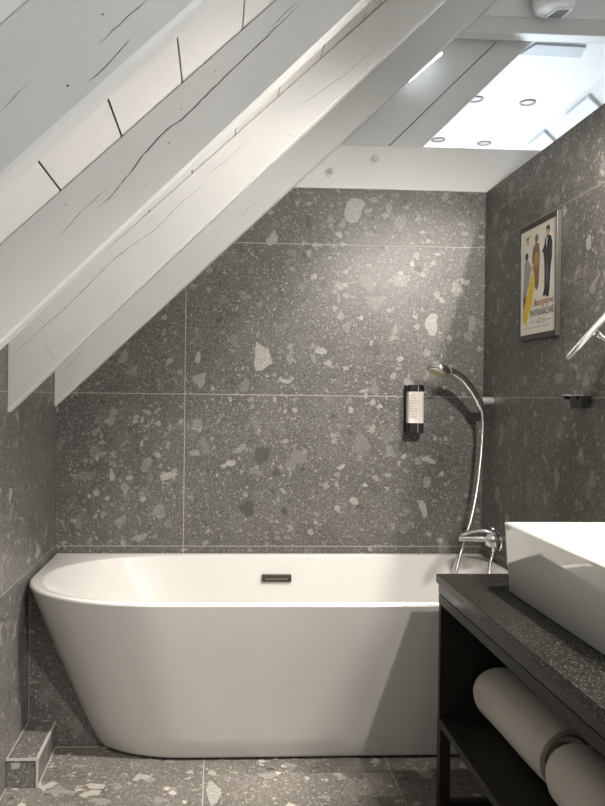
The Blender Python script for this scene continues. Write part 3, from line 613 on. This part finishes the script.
shape('seated_lady', [[(.10,.32),(.15,.27),(.24,.31),(.29,.35),(.28,.44),(.25,.52),(.18,.60),(.10,.66),(.07,.60),(.10,.47)]], M['pgrey'])
shape('seated_head', [blob(.17,.25,.045,.036)], M['pblack'], .0005); shape('arm', [[(.24,.40),(.38,.33),(.40,.36),(.27,.45)]], M['pskin'], .0006)
shape('seat', [[(.07,.62),(.17,.60),(.16,.70),(.09,.76)]], mat('maroon_print', (.16,.05,.04), .5), .0003)
def text(body, name, uu, vv, w, h, mt, shear=0., parent=pp):
    c = bpy.data.curves.new(name, 'FONT'); c.body = body; c.size = 1; c.shear = shear; c.extrude = .0
    t = bpy.data.objects.new(name, c); COL.objects.link(t); bpy.context.view_layer.update()
    me = bpy.data.meshes.new_from_object(t.evaluated_get(bpy.context.evaluated_depsgraph_get())); bpy.data.objects.remove(t)
    xs = [q.co.x for q in me.vertices]; ys = [q.co.y for q in me.vertices]
    for q in me.vertices:
        a = (q.co.x-min(xs))/(max(xs)-min(xs)); b = (q.co.y-min(ys))/(max(ys)-min(ys))
        q.co = V(pq(uu + a*w, vv - b*h, .0008))
    me.materials.clear(); me.materials.append(mt); me.name = name
    for p in me.polygons: p.material_index = 0
    o = bpy.data.objects.new(name, me); COL.objects.link(o); o.parent = parent; o.location = -parent.parent.location - parent.location
    return o
text('Bourgogne', 'script_lettering', .40, .765, .55, .085, M['pred'], .35)
text('PATRIARCHE', 'lettering', .30, .838, .66, .060, M['pblack'])
mb = []
for v, a, b in ((.862,.52,.74),(.884,.30,.58),(.884,.62,.92),(.902,.50,.74),(.936,.10,.34),(.936,.37,.62),(.936,.65,.88)):
    n = int((b-a)/.03)
    for k in range(n):
        if (k*7) % 5 != 3: mb.append([(a+k*.03, v), (a+k*.03+.022, v), (a+k*.03+.022, v+.009), (a+k*.03, v+.009)])
shape('small_print', mb, M['pgrey'], .0005)

# robe hook
rh = empty('robe_hook', (1.69,-.86,1.19), 'small black double robe hook on the right wall below the framed poster', 'hook')
MB().box((1.686,-.905,1.183), (1.6938,-.815,1.205)).build('back_plate', M['black'], rh, bevel=.002)
MB().box((1.660,-.916,1.170), (1.6855,-.846,1.206)).build('hook_body', M['black'], rh, bevel=.003)
for y in (-.820, -.896):
    MB().tube([(1.6855,y,1.198),(1.668,y,1.200),(1.655,y,1.203)], [.006,.006,.008], 12).build('peg', M['black'] if y > -.85 else M['black'], rh, smooth=40)
    MB().box((1.653,y-.011,1.2065), (1.672,y+.011,1.2085)).build('glint_cap', M['satin'], rh)  # satin plates added as bright glints on the pegs

# round cosmetic mirror on a wall arm
cm = empty('cosmetic_mirror', (1.602,-1.1,1.376), 'round chrome cosmetic mirror seen edge on, held on a wall arm at the right edge', 'mirror')
cc = V((1.602,-1.1,1.376)); e1 = V((.66,0,.75)).normalized(); vd = (cc - V((.6265,-3.0846,1.1924))).normalized()
nn = vd.cross(e1).normalized(); nn = nn if nn.x < 0 else -nn
nn = (nn - vd*.018).normalized()
MB().lathe([(.0001,-.006),(.088,-.006),(.096,-.0045),(.0985,0),(.096,.0045),(.0935,.006),(.0925,.0045),(.0001,.0045)], cc, nn, 56).build('mirror_rim', M['satin'], cm, smooth=40)
MB().lathe([(.0001,.0047),(.0922,.0047),(.0922,.0053),(.0001,.0053)], cc, nn, 48).build('mirror_glass', mat('mirror_glass', (.9,.9,.9), .02, 1), cm, smooth=40)
jb = cc - nn*.0065
MB().lathe([(.0001,0),(.016,0),(.014,-.006),(.008,-.010),(.008,-.020),(.0001,-.021)], jb, nn, 24).build('joint', M['chrome'], cm, smooth=40)
MB().tube(smooth_path([jb - nn*.018, (1.640,-1.12,1.345), (1.668,-1.15,1.335), (1.680,-1.18,1.335)], 5), .006, 14).build('arm', M['chrome'], cm, smooth=50)
MB().lathe([(.0001,0),(.030,0),(.030,.006),(.012,.012),(.010,.018),(.0001,.018)], (1.6935,-1.18,1.335), (-1,0,0), 28).build('wall_plate', M['chrome'], cm, smooth=40)

# ------------------------------------------------------------------ vanity, worktop, basin, towels
va = empty('vanity_unit', (1.47,-1.45,0), 'black metal vanity stand with an open shelf against the right wall', 'vanity')
VF, VB, VY0, VY1 = 1.262, 1.690, -.900, -2.0
def vb(name, a, b, bev=.0015, mt='blackmetal'): return MB().box(a, b).build(name, M[mt], va, bevel=bev)
for x0 in (VF, VB-.031):
    for y1 in (VY0, VY1+.031): vb('leg', (x0, y1-.031, .001), (x0+.031, y1, .2685))
vb('shelf', (VF, VY1, .269), (VB, VY0, .292)); vb('top_panel', (VF, VY1, .612), (VB, VY0, .640))
vb('side_panel', (VF+.001, VY0-.020, .2925), (VB, VY0-.0005, .6115)); vb('side_panel', (VF+.001, VY1+.0005, .2925), (VB, VY1+.020, .6115))
vb('back_panel', (VB-.012, VY1+.0205, .2925), (VB, VY0-.0205, .6115))
vb('foot_rail', (VF+.0315, VY0-.030, .012), (VB-.0315, VY0-.001, .056)); vb('foot_rail', (VF+.0315, VY1+.001, .012), (VB-.0315, VY1+.030, .056))
ct = empty('worktop', (1.47,-1.45,.6405), 'dark speckled stone worktop on the black vanity stand', 'worktop')
MB().box((1.255, VY1-.005, .6705), (1.6935, VY0+.004, .6945)).build('slab', M['counter'], ct, bevel=.0015)
MB().box((1.2600, VY1+.002, .6435), (1.690, VY0-.004, .670)).build('apron', mat('polished_dark_apron', (.016,.0145,.0115), .22, 0, 0, .18), ct, bevel=.001)
vb('top_spacer', (VF+.012, VY1+.012, .6403), (VB-.005, VY0-.012, .6433), None, 'black')
bs = empty('wash_basin', (1.53,-1.38,.6948), 'white rectangular vessel wash basin on the dark worktop', 'basin')
X0, X1, YN, YF = 1.374, 1.682, -1.72, -1.088
rg = []
def BR(o, z, rad): rg.append([(x, y, z) for x, y in rrect(X0+o, X1-o, YN+o, YF-o, rad, 8)])
BR(.022, .6950, .012); BR(.014, .6955, .014); BR(.0112, .6985, .015); BR(.0015, .866, .015); BR(.0003, .8715, .015); BR(.0018, .8735, .0145)
BR(.0095, .8735, .010); BR(.0112, .8715, .010); BR(.018, .80, .016); BR(.028, .745, .025); BR(.045, .725, .035); BR(.08, .718, .03); BR(.12, .716, .02)
MB().rings(rg).build('bowl', M['ceramic'], bs, smooth=40)
MB().lathe([(.0001,.003),(.026,.003),(.032,.001),(.032,0),(.0001,0)], (1.53,-1.40,.7165), (0,0,1), 28).build('drain', M['chrome'], bs, smooth=40)

def rolled_towel(x, y0, y1, rad, label, yaw, seed):
    """a spiral roll of terry along y from the far end y0 to the near end y1"""
    rnd = random.Random(seed); z = .2925 + rad; th = .0125; turns = 3.4; NS = 150; NY = 26
    cs = []
    for k in range(NS+1):
        a = 2*pi*turns*k/NS; rr = rad - (rad-.014)*(1-k/NS)
        cs.append((a, rr))
    L = y0 - y1; rings = []
    for j in range(NY+1):
        s = j/NY; edge = min(s, 1-s)*L
        ro = 1 - .06*max(0, 1-edge/.022)**2
        P = []
        for side in (0, 1):
            seq = cs if side == 0 else cs[::-1]
            for a, rr in seq:
                inner_ = 1 - (rr-.014)/(rad-.014)
                q = (rr - (th if side else 0))*ro*(1 + .012*sin(3*a+seed) + .010*sin(7*s+a+seed))
                q = max(q, .003)
                lean = (.020*inner_ + .004*sin(2.3*a))*(1 if s > .5 else -1)*max(0, 1-edge/.03)
                P.append((x + q*cos(a - 22.0) , y0 - L*s + lean, z + q*sin(a - 22.0)*.985))
        rings.append(P)
    c = V((x, (y0+y1)/2, 0)); m4 = Matrix.Rotation(yaw, 3, 'Z')
    rings = [[m4 @ (V(p)-c) + c for p in rg_] for rg_ in rings]
    mb = MB().rings(rings, cap0=False, cap1=False)
    n = len(rings[0]); h = n//2
    for rgk in (0, NY):
        o = rgk*n; mb.add([], [])
        for k in range(h-1):
            mb.f.append((o+k, o+k+1, o+n-2-k, o+n-1-k)); mb.m.append(0)
    o = mb.build('rolled_towel', M['towel'], smooth=60, loc=(x, (y0+y1)/2, .2925))
    return tag(o, label, 'towel', 'rolled towels on the vanity shelf')
rolled_towel(1.430, -.945, -1.365, .086, 'grey rolled towel lying farther back on the open vanity shelf', .03, 2)
rolled_towel(1.424, -1.415, -1.84, .084, 'grey rolled towel at the near end of the shelf, cut by the photo edge', .0, 5)

# ------------------------------------------------------------------ render look
SC.view_settings.view_transform = 'Standard'; SC.view_settings.look = 'None'; SC.view_settings.exposure = EXPO; SC.view_settings.gamma = 1
SC.view_settings.use_curve_mapping = False
w = bpy.data.worlds.new('world'); SC.world = w; w.use_nodes = True
w.node_tree.nodes['Background'].inputs[0].default_value = (.6,.7,.8,1); w.node_tree.nodes['Background'].inputs[1].default_value = .3
